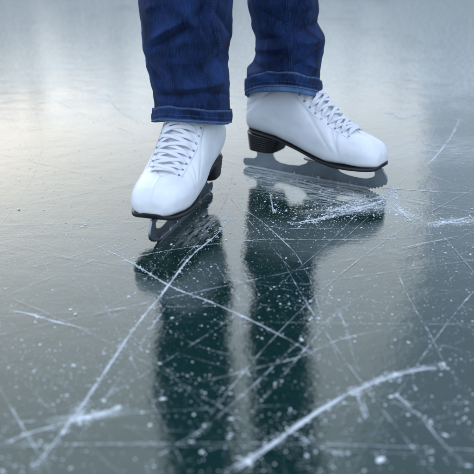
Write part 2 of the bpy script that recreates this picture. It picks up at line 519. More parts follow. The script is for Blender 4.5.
def make_blade(parent):
    cu = bpy.data.curves.new('blade_outline', 'CURVE'); cu.dimensions = '2D'; cu.fill_mode = 'BOTH'
    cu.extrude = .0014; cu.bevel_depth = .0005; cu.bevel_resolution = 1
    def poly(pts):
        sp = cu.splines.new('POLY'); sp.points.add(len(pts) - 1); sp.use_cyclic_u = True
        for q, (a, b) in zip(sp.points, pts): q.co = (a, b, 0, 1)
    def smooth(keys, n=8):
        m = len(keys); out = []
        for i in range(m):
            p = [keys[(i + d) % m] for d in (-1, 0, 1, 2)]
            for k in range(n):
                f = k / n
                out.append(tuple(.5 * (2 * b + (c - a) * f + (2 * a - 5 * b + 4 * c - d) * f * f + (3 * b - a - 3 * c + d) * f ** 3) for a, b, c, d in zip(*p)))
        return out
    top = .0410
    run = [(.000, .0085), (.004, .0026)] + [(x / 1000, .9e-3 * ((x - 150) / 140) ** 2) for x in range(12, 262, 10)]
    pick = [(.2645, .0014), (.2662, .0044), (.2700, .0026), (.2718, .0060), (.2758, .0042), (.2780, .0080), (.2822, .0066), (.2842, .0106), (.2890, .0096), (.2908, .0140), (.2955, .0145)]
    front = [(.2975, .0210), (.2965, .0280), (.2925, .0345), (.2890, .0385), (.2885, .0420)]
    back = [(.0285, top), (.0285, .0370), (.0310, .0300), (.0300, .0235), (.0240, .0195), (.0120, .0185), (.0030, .0170), (.0004, .0140)]
    outer = run + pick + front + [(.262, .0418), (.2050, .0418), (.1450, .0418), (.1430, .0350), (.1360, .0270), (.1220, .0210), (.1000, .0188), (.0800, .0192), (.0700, .0230), (.0650, .0310), (.0630, top)] + back
    poly(outer)
    hole = smooth([(.2020, .0335), (.1985, .0285), (.2080, .0215), (.2300, .0182), (.2560, .0185), (.2710, .0240), (.2745, .0305), (.2700, .0355), (.2400, .0368), (.2150, .0368)])
    poly(hole[::-1])
    ob = bpy.data.objects.new('tmp', cu); col.objects.link(ob)
    dg = bpy.context.evaluated_depsgraph_get(); me = bpy.data.meshes.new_from_object(ob.evaluated_get(dg))
    bpy.data.objects.remove(ob)
    me.name = 'blade'; me.materials.clear()
    me.transform(Matrix.Rotation(R(90), 4, 'X'))
    o = link('blade', me, STEEL, parent, False)
    # mounting plates with their screws
    ac = Acc()
    def plate(x0, x1, hw, z0, z1):
        rings = []
        for z, k in ((z0, .96), (z0 + .0004, 1), (z1 - .0004, 1), (z1, .98)):
            r = []
            for q in range(40):
                a = 2 * math.pi * q / 40; c, s = math.cos(a), math.sin(a)
                r.append(Vector(((x0 + x1) / 2 + (x1 - x0) / 2 * k * math.copysign(abs(c) ** .5, c), hw * k * math.copysign(abs(s) ** .6, s), z)))
            rings.append(r)
        ac.add(*loft(rings))
    plate(.135, .276, .026, .0395, .0428)
    plate(.020, .068, .021, .0400, .0436)
    pl = ac.build('mounting_plate', STEEL, o, False)
    return o

def make_skate(toe, tail, parent, label, variant, zs=1.):
    d = (toe - tail); ang = math.atan2(d.y, d.x)
    root = empty('ice_skate', (tail.x, tail.y, .0002), ang, parent)
    sc_ = d.length / .295
    root.scale = (sc_, sc_, sc_ * zs)
    root['label'] = label
    b = link('boot', make_boot_mesh(variant), LEATHER, root)
    make_tongue(root); make_laces(root, variant); make_sole(root); make_heel(root)
    bl = make_blade(root)
    # mounting plate goes with the skate, not the blade (keeps the tree three deep)
    for c in list(bl.children): c.parent = root
    # stitch line along the edge of the lacing facing and round the toe cap
    ac = Acc()
    for s in (-1, 1):
        ac = Acc()
        t = T0 + .1
        while t < 10:
            for off in (.0185,):
                ph0 = phi_for(t, s * (gap(t) + off)); ph1 = phi_for(t + .035, s * (gap(t) + off))
                p0, p1 = boot_surf(t, ph0, .0004), boot_surf(t + .035, ph1, .0004)
                ac.add(*ribbon_tube([p0, (p0 + p1) / 2, p1], [boot_n(t, ph0)] * 3, .0006, .0004))
            t += .06
        ac.build('stitching', WTHREAD, root)
    return root

# ------------------------------------------------------------------ the person
person = empty('person', (.006, 1.535, 0))
person['label'] = 'person in rolled blue jeans and white ice skates standing on the ice'
person['category'] = 'person'
off = Vector((-.006, -1.535, 0))

L_toe, L_tail = ground(150.5, 248.5) + off, ground(212, 190.5) + off
R_toe, R_tail = ground(385, 192.3) + off, ground(244, 166) + off
make_skate(L_toe, L_tail, person, 'white skate pointing towards the camera, its toe and front laces seen head on', 0, 1.03)
make_skate(R_toe, R_tail, person, 'white skate seen from its side, turned to the right in front of scraped snow', 1)

# --- jeans --------------------------------------------------------------
def leg_table(sil, y):
    tab = []
    for (py, xl, xr) in sil:
        h = height_at(py, y); a, b = x_at(xl, y, h), x_at(xr, y, h)
        tab.append((h, (a + b) / 2, (b - a) / 2))
    return sorted(tab)

YL, YR = 1.432, 1.612
silL = [(122, 155, 229.5), (104, 155, 229.5), (93, 152.5, 230.5), (76, 149.5, 229.5), (58, 146, 225.5), (43, 142.5, 228.5), (31, 141.5, 232), (12, 140.5, 233), (0, 140, 233.5)]
silR = [(94, 247, 319), (80, 246.5, 319.5), (72, 246, 320.5), (61, 252, 322), (50, 256, 324), (38, 255, 325), (21, 250.5, 316.5), (0, 246.5, 318)]
# (knee and thigh as the reflection shows them)
tabL = leg_table(silL, YL) + [(.42, -.070, .066), (.50, -.062, .064), (.62, -.060, .078), (.80, -.072, .094)]
tabR = leg_table(silR, YR) + [(.42, .088, .062), (.52, .095, .065), (.64, .098, .079), (.80, .098, .094)]
ytabL = [(.10, YL), (.16, YL), (.34, YL - .018), (.52, YL - .03), (.80, 1.535)]
ytabR = [(.10, YR), (.16, YR), (.34, YR - .012), (.52, YR - .05), (.80, 1.550)]

def seg_d(a, h, s):
    """distance (in metres, on the unrolled leg) from (a*r, h) to a fold segment, and the place along it"""
    (a0, h0, a1, h1) = s; r = .065
    px, py, ax, ay, bx, by = a * r, h, a0 * r, h0, a1 * r, h1
    dx, dy = bx - ax, by - ay; t = max(0, min(1, ((px - ax) * dx + (py - ay) * dy) / (dx * dx + dy * dy)))
    return math.hypot(px - ax - t * dx, py - ay - t * dy), t

def pxfold(side, x0, y0, x1, y1, amp, w):
    """fold given where the photograph shows it on the front of a leg"""
    Y = YL if side == 'L' else YR; tab = tabL if side == 'L' else tabR
    out = []
    for (x, y) in ((x0, y0), (x1, y1)):
        h = height_at(y, Y - .070); c, r = interp(tab, h)
        s = max(-1, min(1, (x_at(x, Y - .070, h) - c) / r)); out += [math.asin(s), h]
    return (tuple(out), amp, w)

foldsL = [pxfold('L', 153, 48, 190, 26, -.0050, .006), pxfold('L', 152, 40, 186, 18, .0034, .006),
          pxfold('L', 190, 24, 205, 5, -.0035, .006), pxfold('L', 175, 0, 205, 40, .0028, .008),
          pxfold('L', 160, 62, 200, 62, .0018, .010), pxfold('L', 226, 52, 200, 72, -.0036, .006),
          pxfold('L', 226, 62, 208, 88, .0030, .007), pxfold('L', 158, 98, 205, 92, -.0042, .0045),
          pxfold('L', 170, 88, 222, 84, .0036, .008), pxfold('L', 205, 92, 228, 100, -.0030, .005),
          pxfold('L', 150, 70, 170, 96, -.0022, .006), pxfold('L', 215, 10, 231, 40, -.0026, .006),
          pxfold('L', 145, 10, 165, 2, .0025, .008), pxfold('L', 150, 80, 162, 92, .0020, .006)]
foldsR = [pxfold('R', 246, 68, 272, 76, -.0040, .006), pxfold('R', 255, 56, 290, 48, .0030, .008),
          pxfold('R', 258, 44, 280, 38, -.0030, .006), pxfold('R', 322, 52, 296, 66, -.0040, .006),
          pxfold('R', 324, 42, 300, 44, .0034, .007), pxfold('R', 318, 26, 298, 34, -.0036, .006),
          pxfold('R', 300, 60, 320, 74, .0030, .006), pxfold('R', 262, 12, 285, 24, -.0024, .008),
          pxfold('R', 252, 76, 286, 70, .0028, .006), pxfold('R', 300, 12, 316, 4, .0020, .007),
          pxfold('R', 250, 28, 268, 52, -.0020, .007)]

def hem_tilt(side, a):
    A = .018 if side == 'L' else .028
    return A * math.cos(a) + (.003 * math.cos(2 * a + 1) )

def leg_pt(side, a, h, off_=0., seam=None):
    """a = 0 faces the camera (-y), positive towards +x"""
    tab, yt = (tabL, ytabL) if side == 'L' else (tabR, ytabR)
    c, r = interp(tab, h); y = interp(yt, h)[0]
    ry = r * ((1.06 if side == 'L' else .98) + (.20 if side == 'L' else .10) * (1 - sstep(.15, .34, h)))
    d = off_
    front = (foldsL if side == 'L' else foldsR)
    for s, amp, w in front:
        q, t = seg_d(a, h, s)
        if q < w * 3: d += 2.0 * amp * math.exp(-abs(q / w) ** 1.5) * (math.sin(math.pi * (.12 + .76 * t)))
    sd = 0 if side == 'L' else 40
    k = 1 if h < .60 else .6
    d += k * .0030 * noise.noise(Vector((math.sin(a) * 1.3 + sd, math.cos(a) * 1.3, h * 16)))
    d += k * .0016 * noise.noise(Vector((math.sin(a) * 3 + sd, math.cos(a) * 3 + h * 9, h * 48)))
    d += k * .0004 * noise.noise(Vector((math.sin(a) * 7 + sd, math.cos(a) * 7, h * 120 + math.sin(a) * 5)))
    if math.cos(a) < .1 and h < .5:                     # bunching behind the ankle and knee
        d += .003 * math.sin(h * 190 + 2 * math.sin(a * 2)) * sstep(.1, -.5, math.cos(a)) * (1 - sstep(.26, .34, h))
    nx, ny = math.sin(a), -math.cos(a)
    return Vector((c + r * nx + d * nx, y + ry * ny + d * ny, h)) + off

SEAM = {'L': None, 'R': None}
def seam_angle(side, h):
    tab = tabL if side == 'L' else tabR; c, r = interp(tab, h)
    Y = YL if side == 'L' else YR
    # photo: left leg seam x 219 (top) .. 222 (hem); right leg seam x 289 .. 293
    y_top, y_bot = 0, (100 if side == 'L' else 78)
    h0, h1 = height_at(y_bot, Y - .05), height_at(0, Y - .05)
    f = (h - h0) / (h1 - h0)
    x = (222 - 3.5 * f + 2.5 * math.sin(f * 5)) if side == 'L' else (292.5 - 4 * f)
    return math.asin(max(-.96, min(.96, (x_at(x, Y - .04, h) - c) / r)))

def seam_off(side, a, h):
    """raised double layer with puckers beside the seam"""
    sa = seam_angle(side, h) if h < .5 else seam_angle(side, .5)
    q = (a - sa) * .065
    q2 = q + .0045
    puck = .5 + .5 * noise.noise(Vector((h * 260, 3 if side == 'L' else 8, 0)))
    return .0009 * (sstep(-.009, -.0075, q) - sstep(-.0006, .0006, q)) + (.0007 * puck) * math.exp(-(q2 / .0035) ** 2)

def make_jeans():
    NA = 300
    vs_all, fs_all, uv_all = [], [], []
    for side in 'LR':
        hb = .150 if side == 'L' else .155
        rings = []; uvs = []
        hs = []
        h = 0.
        while h < .80 - hb:
            hs.append(h); h += .0011 if h < .27 else .006
        for h in hs:
            r = []
            for j in range(NA):
                a = 2 * math.pi * j / NA
                aa = (a + math.pi) % (2 * math.pi) - math.pi
                hh = hb + h + hem_tilt(side, aa) * (1 - sstep(.0, .10, h)) + .008
                r.append(leg_pt(side, aa, hh, seam_off(side, aa, hh)))
                uvs.append((aa * .065 + (0 if side == 'L' else 2), hh))
            rings.append(r)
        vs, fs = loft(rings, False, False)
        o = len(vs_all); vs_all += vs; fs_all += [tuple(i + o for i in f) for f in fs]; uv_all += uvs
    # hips and waist joining both legs
    rings, uvs = [], []
    cx = .0135; cy = 1.545
    for (h, rx, ry, x_, y_) in ((.735, .170, .090, cx, cy), (.76, .182, .100, cx, cy), (.80, .190, .112, cx, cy), (.86, .190, .122, cx, cy + .005), (.92, .182, .122, cx, cy + .005), (.98, .165, .112, cx, cy), (1.03, .152, .102, cx, cy)):
        r = []
        for j in range(NA):
            a = 2 * math.pi * j / NA
            r.append(Vector((x_ + rx * math.sin(a), y_ - ry * math.cos(a), h)) + off); uvs.append((a * .15 + 5, h))
        rings.append(r)
    vs, fs = loft(rings, True, False)
    o = len(vs_all); vs_all += vs; fs_all += [tuple(i + o for i in f) for f in fs]; uv_all += uvs
    me = mesh('jeans', vs_all, fs_all, uv_all); fix_normals(me)
    at = me.attributes.new('wear', 'FLOAT', 'POINT')
    jo = link('jeans', me, DENIM, person)

    for side in 'LR':
        hb = .150 if side == 'L' else .155
        ch = .0192 if side == 'L' else .0225
        # turned-up cuff: outer face, rolled bottom edge, inner face
        prof = []
        NPR = 26
        for i in range(NPR + 1): prof.append((.0032 + .0010 * math.sin(math.pi * i / NPR), ch * (1 - i / NPR)))
        for i in range(1, 8):
            q = math.pi * i / 8; prof.append((.0028 + .0014 * math.cos(q), -.0016 * math.sin(q)))
        for i in range(10): prof.append((.0012, ch * .9 * i / 9))
        prof.append((.0026, ch + .0010)); prof.append((.0036, ch + .0007))
        rings, uvs, wear = [], [], []
        for (d, z) in prof:
            r = []
            for j in range(NA):
                a = 2 * math.pi * j / NA; aa = (a + math.pi) % (2 * math.pi) - math.pi
                dz = hem_tilt(side, aa) + .0016 * noise.noise(Vector((math.sin(aa) * 2.2, math.cos(aa) * 2.2, 7 + (5 if side == 'R' else 0))))
                zz = z * (1 + .10 * noise.noise(Vector((math.sin(aa) * 3, math.cos(aa) * 3, 1))))
                dd = d + .0012 * noise.noise(Vector((math.sin(aa) * 5, math.cos(aa) * 5, z * 90)))
                dd += .0009 * noise.noise(Vector((aa * 18, z * 40, 4))) * (1 if d > .003 else 0)
                sa = seam_angle(side, hb + .02)
                dd += .0016 * math.exp(-((aa - sa) * .065 / .005) ** 2)       # seam lump
                p = leg_pt(side, aa, hb + zz + dz, dd)
                # lay it smoother than the cloth above
                r.append(p); uvs.append((aa * .065 + 9, hb + z))
                e = max(math.exp(-(z / .0016) ** 2), math.exp(-((z - ch) / .0018) ** 2) * .9, .35 * math.exp(-((z - .0075) / .0006) ** 2))
                wear.append(e if d > .0025 else .3)
            rings.append(r)
        rings.append(rings[0]); uvs += uvs[:NA]; wear += wear[:NA]
        vs, fs = loft(rings, False, False)
        me = mesh('cuff', vs, fs, uvs); fix_normals(me)
        at = me.attributes.new('wear', 'FLOAT', 'POINT')
        for i, w in enumerate(wear): at.data[i].value = w * .75
        link('cuff', me, DENIM, jo)
        # pale reverse of the cloth showing under the cuff
        rings, uvs = [], []
        drop = .004 if side == 'L' else .0115
        for (d, z) in ((.0012, .012), (.0016, 0), (.0014, -drop * .7), (.0008, -drop), (.0000, -drop * .98), (-.0008, -drop * .6), (-.0010, .012)):
            r = []
            for j in range(NA):
                a = 2 * math.pi * j / NA; aa = (a + math.pi) % (2 * math.pi) - math.pi
                zz = z * ((.25 + .75 * sstep(-.2, .9, math.cos(aa - .15))) if z < 0 else 1)
                p = leg_pt(side, aa, hb + zz + hem_tilt(side, aa), d + .0012 * noise.noise(Vector((aa * 6, z * 60, 2))))
                r.append(p); uvs.append((aa * .065 + 12, zz))
            rings.append(r)
        vs, fs = loft(rings, False, False)
        me = mesh('hem_lining', vs, fs, uvs); fix_normals(me)
        link('hem_lining', me, LINING, jo)
        # seam stitches
        ac = Acc(); h = hb + .036; ac_n = 0
        while h < .50:
            for dq in (-.0058, -.0020):
                sa = seam_angle(side, h) + dq / .065; sb = seam_angle(side, h + .0026) + dq / .065
                p0 = leg_pt(side, sa, h, seam_off(side, sa, h) + .0002); p1 = leg_pt(side, sb, h + .0026, seam_off(side, sb, h + .0026) + .0002)
                n = Vector((math.sin(sa), -math.cos(sa), 0))
                ac.add(*ribbon_tube([p0, (p0 + p1) / 2 + n * .0002, p1], [n] * 3, .0007, .0006))
            h += .0037
        ac.build('seam_stitching', THREAD, jo)
    return jo
make_jeans()

# --- body under the clothes (one continuous skin; it reaches above the frame)
def make_body():
    V = {}
    names = [('pel', (.0135, 1.548, .93), (.125, .085)),
             ('spine', (.0135, 1.555, 1.12), (.115, .08)), ('chest', (.0135, 1.560, 1.32), (.135, .09)), ('neck0', (.0135, 1.560, 1.44), (.06, .055)),
             ('neck', (.0135, 1.550, 1.50), (.05, .05)), ('jaw', (.0135, 1.535, 1.56), (.062, .075)), ('skull', (.0135, 1.540, 1.64), (.072, .088)), ('crown', (.0135, 1.545, 1.70), (.05, .06)),
             ('hipL', (-.075, 1.545, .84), (.085, .085)), ('kneeL', (-.062, YL - .018, .50), (.050, .050)), ('calfL', (-.072, YL - .015, .36), (.044, .044)), ('ankL', (-.066, 1.462, .18), (.024, .024)), ('heelL', (-.063, 1.470, .130), (.020, .020)),
             ('hipR', (.100, 1.550, .84), (.085, .085)), ('kneeR', (.095, YR - .043, .50), (.050, .050)), ('calfR', (.092, YR - .008, .36), (.042, .042)), ('ankR', (.077, 1.628, .18), (.024, .024)), ('heelR', (.072, 1.634, .130), (.020, .020)),
             ('shL', (-.150, 1.560, 1.38), (.055, .055)), ('elL', (-.200, 1.57, 1.10), (.038, .038)), ('wrL', (-.190, 1.50, .86), (.024, .024)), ('haL', (-.185, 1.48, .78), (.035, .02)),
             ('shR', (.177, 1.560, 1.38), (.055, .055)), ('elR', (.227, 1.57, 1.10), (.038, .038)), ('wrR', (.217, 1.50, .86), (.024, .024)), ('haR', (.212, 1.48, .78), (.035, .02))]
    idx = {n: i for i, (n, _, _) in enumerate(names)}
    ed = [('pel', 'spine'), ('spine', 'chest'), ('chest', 'neck0'), ('neck0', 'neck'), ('neck', 'jaw'), ('jaw', 'skull'), ('skull', 'crown')]
    for s in 'LR':
        ed += [('pel', 'hip' + s), ('hip' + s, 'knee' + s), ('knee' + s, 'calf' + s), ('calf' + s, 'ank' + s), ('ank' + s, 'heel' + s),
               ('chest', 'sh' + s), ('sh' + s, 'el' + s), ('el' + s, 'wr' + s), ('wr' + s, 'ha' + s)]
    me = bpy.data.meshes.new('body')
    me.from_pydata([tuple(Vector(p) + off) for _, p, _ in names], [(idx[a], idx[b]) for a, b in ed], [])
    ob = bpy.data.objects.new('tmp', me); col.objects.link(ob)
    md = ob.modifiers.new('skin', 'SKIN'); sv = me.skin_vertices[0].data
    for i, (_, _, r) in enumerate(names): sv[i].radius = r
    sv[0].use_root = True
    ob.modifiers.new('sub', 'SUBSURF').levels = 2
    dg = bpy.context.evaluated_depsgraph_get(); m2 = bpy.data.meshes.new_from_object(ob.evaluated_get(dg))
    bpy.data.objects.remove(ob); m2.name = 'body'; m2.materials.clear()
    return link('body', m2, SKIN, person)
make_body()

# ------------------------------------------------------------------ ice
def make_far_shore():
    """far-off wood along the shore; it closes the view above the frame and darkens the far reflections"""
    rnd = random.Random(3); vs, fs = [], []
    for i in range(230):
        az = R(-66 + 132 * (i + rnd.random()) / 230); d = rnd.uniform(64, 84)
        hh = d * (.198 + .035 * noise.noise(Vector((az * 11, 1, 2))) + -.022 * sstep(-6, 12, math.degrees(az))) * rnd.uniform(.70, 1.15)
        x, y = d * math.sin(az), d * math.cos(az); r = hh * rnd.uniform(.16, .26)
        # trunk
        o = len(vs)
        for (z, q) in ((0, .30), (hh * .45, .18), (hh * .95, .03)):
            for j in range(6):
                t = math.pi * j / 3; vs.append((x + q * math.cos(t), y + q * math.sin(t), z))
        for k in range(2):
            for j in range(6): fs.append((o + k * 6 + j, o + k * 6 + (j + 1) % 6, o + k * 6 + 6 + (j + 1) % 6, o + k * 6 + 6 + j))
        # crown: loose sprays of twigs
        for _ in range(300):
            f = rnd.betavariate(1.3, 1.5); h = hh * (.10 + .9 * f)
            q = r * math.sin(math.pi * min(1, .18 + .82 * f)) ** .7 * math.sqrt(rnd.random()); t = rnd.uniform(0, 6.283)
            c = Vector((x + q * math.cos(t), y + q * math.sin(t), h)); u = Vector((rnd.gauss(0, 1), rnd.gauss(0, 1), rnd.gauss(0, 1))).normalized()
            v = u.cross(Vector((rnd.gauss(0, 1), rnd.gauss(0, 1), rnd.gauss(0, 1)))).normalized()
            a_, b_ = rnd.uniform(.35, .9), rnd.uniform(.12, .34); o = len(vs)
            vs.extend([tuple(c - u * a_), tuple(c + v * b_), tuple(c + u * a_), tuple(c - v * b_)]); fs.append((o, o + 1, o + 2, o + 3))
    o = link('far_wood', mesh('far_wood', vs, fs), mat_plain('bare_winter_wood', (.045, .050, .050), .9, 0, .1, 0, 1., .4), None, False)
    o['kind'] = 'stuff'; o['label'] = 'far-off winter wood on the shore, seen as dim streaks mirrored across the far ice'; o['category'] = 'wood'
make_far_shore()

def make_ice():
    xs = [-900, -60, -8, 0, 8, 60, 900]; ys = [-900, -60, -8, 0, 8, 60, 900]
    vs = [(x, y, 0) for y in ys for x in xs]; n = len(xs); fs = []
    for j in range(n - 1):
        for i in range(n - 1): fs.append((j * n + i, j * n + i + 1, (j + 1) * n + i + 1, (j + 1) * n + i))
    o = link('ice', mesh('ice', vs, fs), ICE)
    o['kind'] = 'structure'; o['label'] = 'dark clear lake ice crossed by blade cuts and dusted with frost'
    return o
make_ice()

# blade cuts: polylines on the ice where the photograph shows them: (points, width m, density)
CUTS = [
 ([(30, 474), (72, 420), (110, 365), (133, 330), (160, 296), (190, 258), (214, 237), (238, 212)], .0062, .68),
 ([(58, 470), (92, 420), (128, 366), (150, 330), (170, 300)], .0030, .25),
 ([(0, 446), (30, 433), (60, 425), (100, 414), (130, 405)], .0058, .60),
 ([(75, 418), (105, 413), (122, 406)], .0090, .80),
 ([(0, 309), (28, 314), (60, 323), (95, 331)], .0024, .75),
 ([(0, 269), (40, 265), (75, 256), (110, 243), (150, 224), (180, 214)], .0016, .35),
 ([(60, 232), (90, 243), (130, 262), (170, 286), (215, 304), (262, 326), (305, 349), (342, 372)], .0022, .60),
 ([(20, 262), (62, 272), (105, 265), (150, 250)], .0010, .2),
 ([(0, 222), (50, 224), (95, 228), (135, 229)], .0011, .25),
 ([(0, 243), (60, 236), (120, 225)], .0009, .15),
 ([(110, 265), (150, 254), (200, 246), (260, 240), (330, 240), (400, 238), (474, 229)], .0012, .55),
 ([(128, 302), (160, 262), (205, 214), (240, 186)], .0012, .25),
 ([(140, 300), (170, 330), (210, 350), (270, 358), (330, 345)], .0012, .2),
 ([(155, 395), (200, 383), (250, 370), (300, 357), (340, 340), (380, 331), (420, 324), (474, 306)], .0022, .42),
 ([(168, 352), (200, 360), (240, 372), (300, 388)], .0018, .35),
 ([(230, 474), (260, 455), (300, 424), (340, 398), (385, 379), (415, 371), (446, 366)], .0085, .85),
 ([(222, 474), (275, 442), (335, 402), (388, 377)], .0052, .65),
 ([(150, 462), (180, 443), (205, 428), (240, 398), (262, 378), (300, 342), (345, 308), (375, 288)], .0030, .28),
 ([(245, 420), (270, 392), (296, 360), (322, 330), (350, 300)], .0022, .30),
 ([(303, 266), (312, 285), (322, 320), (335, 352), (352, 390)], .0022, .30),
 ([(330, 300), (345, 325), (352, 352), (358, 372)], .0055, .25),
 ([(380, 240), (395, 268), (410, 300), (430, 335), (446, 365), (474, 400)], .0022, .35),
 ([(390, 400), (405, 408), (420, 416), (440, 440), (470, 470)], .0050, .35),
 ([(296, 436), (320, 448), (345, 455)], .0050, .40),
 ([(395, 394), (412, 408)], .0060, .65),
 ([(356, 392), (366, 420)], .0045, .45),
 ([(318, 256), (350, 250), (400, 246), (474, 236)], .0010, .25),
 ([(375, 236), (405, 222), (440, 214), (474, 210)], .0016, .30),
 ([(430, 226), (455, 221), (474, 216)], .0075, .55),
 ([(300, 320), (350, 306), (420, 298), (474, 288)], .0012, .20),
 ([(0, 395), (60, 372), (130, 352), (190, 330)], .0016, .10),
 ([(380, 188), (410, 190), (440, 192), (474, 193)], .0026, .60),
 ([(385, 196), (420, 200), (450, 206), (474, 207)], .0022, .35),
 ([(392, 203), (402, 212), (412, 222)], .0060, .70),
 ([(385, 200), (365, 206), (345, 212), (318, 219), (290, 224)], .0120, .85),
 ([(388, 196), (360, 202), (325, 214)], .0070, .80),
 ([(270, 192), (272, 205), (276, 214)], .0050, .60),
 ([(244, 180), (262, 176), (290, 179), (330, 190), (372, 198)], .0060, .50),
 ([(240, 158), (262, 172), (300, 182), (345, 194), (384, 200)], .0090, .40),
 ([(234, 168), (226, 200), (206, 232), (176, 268)], .0030, .30),
 ([(250, 222), (280, 228), (330, 229), (372, 228)], .0020, .45),
 ([(300, 128), (330, 134), (360, 140), (410, 148), (474, 156)], .0070, .30),
 ([(428, 166), (442, 150), (452, 135), (460, 118)], .0050, .55),
 ([(388, 112), (404, 118), (424, 112)], .0140, .60),
 ([(392, 150), (420, 140), (474, 142)], .0060, .25),
 ([(106, 92), (116, 108), (132, 118), (150, 124)], .0085, .38),
 ([(0, 150), (40, 146), (100, 150), (134, 158)], .0014, .20),
 ([(0, 190), (60, 191), (120, 196)], .0012, .20),
 ([(0, 168), (70, 172), (132, 180)], .0010, .15),
 ([(230, 130), (260, 124), (248, 120)], .0030, .2),
 ([(324, 86), (380, 92), (474, 96)], .0080, .18),
 ([(0, 62), (60, 58), (140, 60)], .0100, .10),
 ([(214, 262), (232, 290), (250, 318)], .0016, .25),
 ([(244, 210), (262, 222), (292, 250), (304, 268)], .0026, .40),
]

def cut_points(px):
    pts = [ground(*p) for p in px]
    if len(pts) == 2: pts = [pts[0], (pts[0] + pts[1]) / 2, pts[1]]
    out = []
    n = len(pts)
    seg = 14
    for i in range(n - 1):
        for k in range(seg):
            out.append(Vector(cr([tuple(p) for p in pts], i + k / seg)))
    out.append(pts[-1]); return out

marks_v, marks_f, marks_uv, marks_d = [], [], [], []
crumb_sites = []
def add_cut(path, width, dens, z):
    rnd = random.Random(int(z * 1e8) + 5); tp = .32 if width > .0016 else .12
    L = 0; n = len(path); o = len(marks_v)
    ph = rnd.uniform(0, 50)
    for i, p in enumerate(path):
        a = path[max(0, i - 1)]; b = path[min(n - 1, i + 1)]
        t = (b - a); t.z = 0; t.normalize(); s = Vector((-t.y, t.x, 0))
        if i: L += (p - path[i - 1]).length
        f = i / (n - 1)
        w = width * (.55 + .75 * abs(noise.noise(Vector((L * 26 + ph, ph, 0)))) * 1.8) * sstep(0, tp, f) * sstep(0, tp, 1 - f) + .0002
        jit = s * width * .25 * noise.noise(Vector((L * 40 + ph, 9, ph)))
        for j in range(3):
            marks_v.append(p + jit + s * w * (j - 1) + Vector((0, 0, z + (.0004 * min(1, width / .005) if j == 1 else 0))))
            marks_uv.append((L, j / 2)); marks_d.append(dens * (.45 + .55 * sstep(0, tp, f) * sstep(0, tp, 1 - f)))
        if i:
            for j in range(2):
                k = o + (i - 1) * 3 + j
                marks_f.append((k, k + 1, k + 4, k + 3))
for i, (px, w, d) in enumerate(CUTS):
    if .0045 < w < .009 and max(p[1] for p in px) > 300: w *= .72
    pth = cut_points(px); zc = .00030 + i * .000006
    if w < .0026: add_cut(pth, w, d, zc)
    else:
        # a wide cut is many fine strokes side by side, each shorter than the whole
        rs = random.Random(i * 7 + 1); n_ = len(pth)
        add_cut(pth, .0014, d, zc)
        for q_ in range(int(w / .0011) + 2):
            k0 = int(rs.uniform(-.25, .75) * n_); k1 = int(k0 + rs.uniform(.25, .8) * n_)
            k0, k1 = max(0, k0), min(n_, k1)
            if k1 - k0 < 6: continue
            o0, o1 = rs.gauss(0, w * .42), rs.gauss(0, w * .42)
            sub = []
            for j_ in range(k0, k1):
                a_ = pth[max(0, j_ - 1)]; b_ = pth[min(n_ - 1, j_ + 1)]; t_ = (b_ - a_).normalized()
                f_ = (j_ - k0) / (k1 - k0)
                sub.append(pth[j_] + Vector((-t_.y, t_.x, 0)) * (o0 * (1 - f_) + o1 * f_ + .0006 * noise.noise(Vector((j_ * .3, i, q_)))))
            add_cut(sub, rs.uniform(.0007, .0021), d * rs.uniform(.5, 1.1), zc + .0000007 * (q_ + 1))
    for q in range(len(pth) - 1):
        crumb_sites.append((pth[q], pth[q + 1], w, d))
# older faint cuts all over the rink
rr = random.Random(12)
for i in range(950):
    x, y = rr.uniform(-2.6, 2.6), .3 + 6.5 * rr.random() ** 1.5
    a = rr.uniform(0, math.pi); L = rr.uniform(.4, 3.2); cv = rr.uniform(-.5, .5) if i % 3 else 0
    pth = []; p = Vector((x, y, 0)); n = 34
    for q in range(n):
        pth.append(p.copy()); a += cv * L / n; p = p + Vector((math.cos(a), math.sin(a), 0)) * (L / n)
    add_cut(pth, rr.choice((.0005, .0006, .0008, .0012, .0018)), rr.uniform(.08, .42), .00030 + (len(CUTS) + i) * .000002)
me = mesh('blade_cuts', marks_v, marks_f, marks_uv)
at = me.attributes.new('dens', 'FLOAT', 'POINT')
for i, w in enumerate(marks_d): at.data[i].value = w * .95
mk = link('blade_cuts', me, MARK)
mk['kind'] = 'stuff'; mk['label'] = 'white blade cuts and scratches criss-crossing the dark ice'; mk['category'] = 'skate marks'

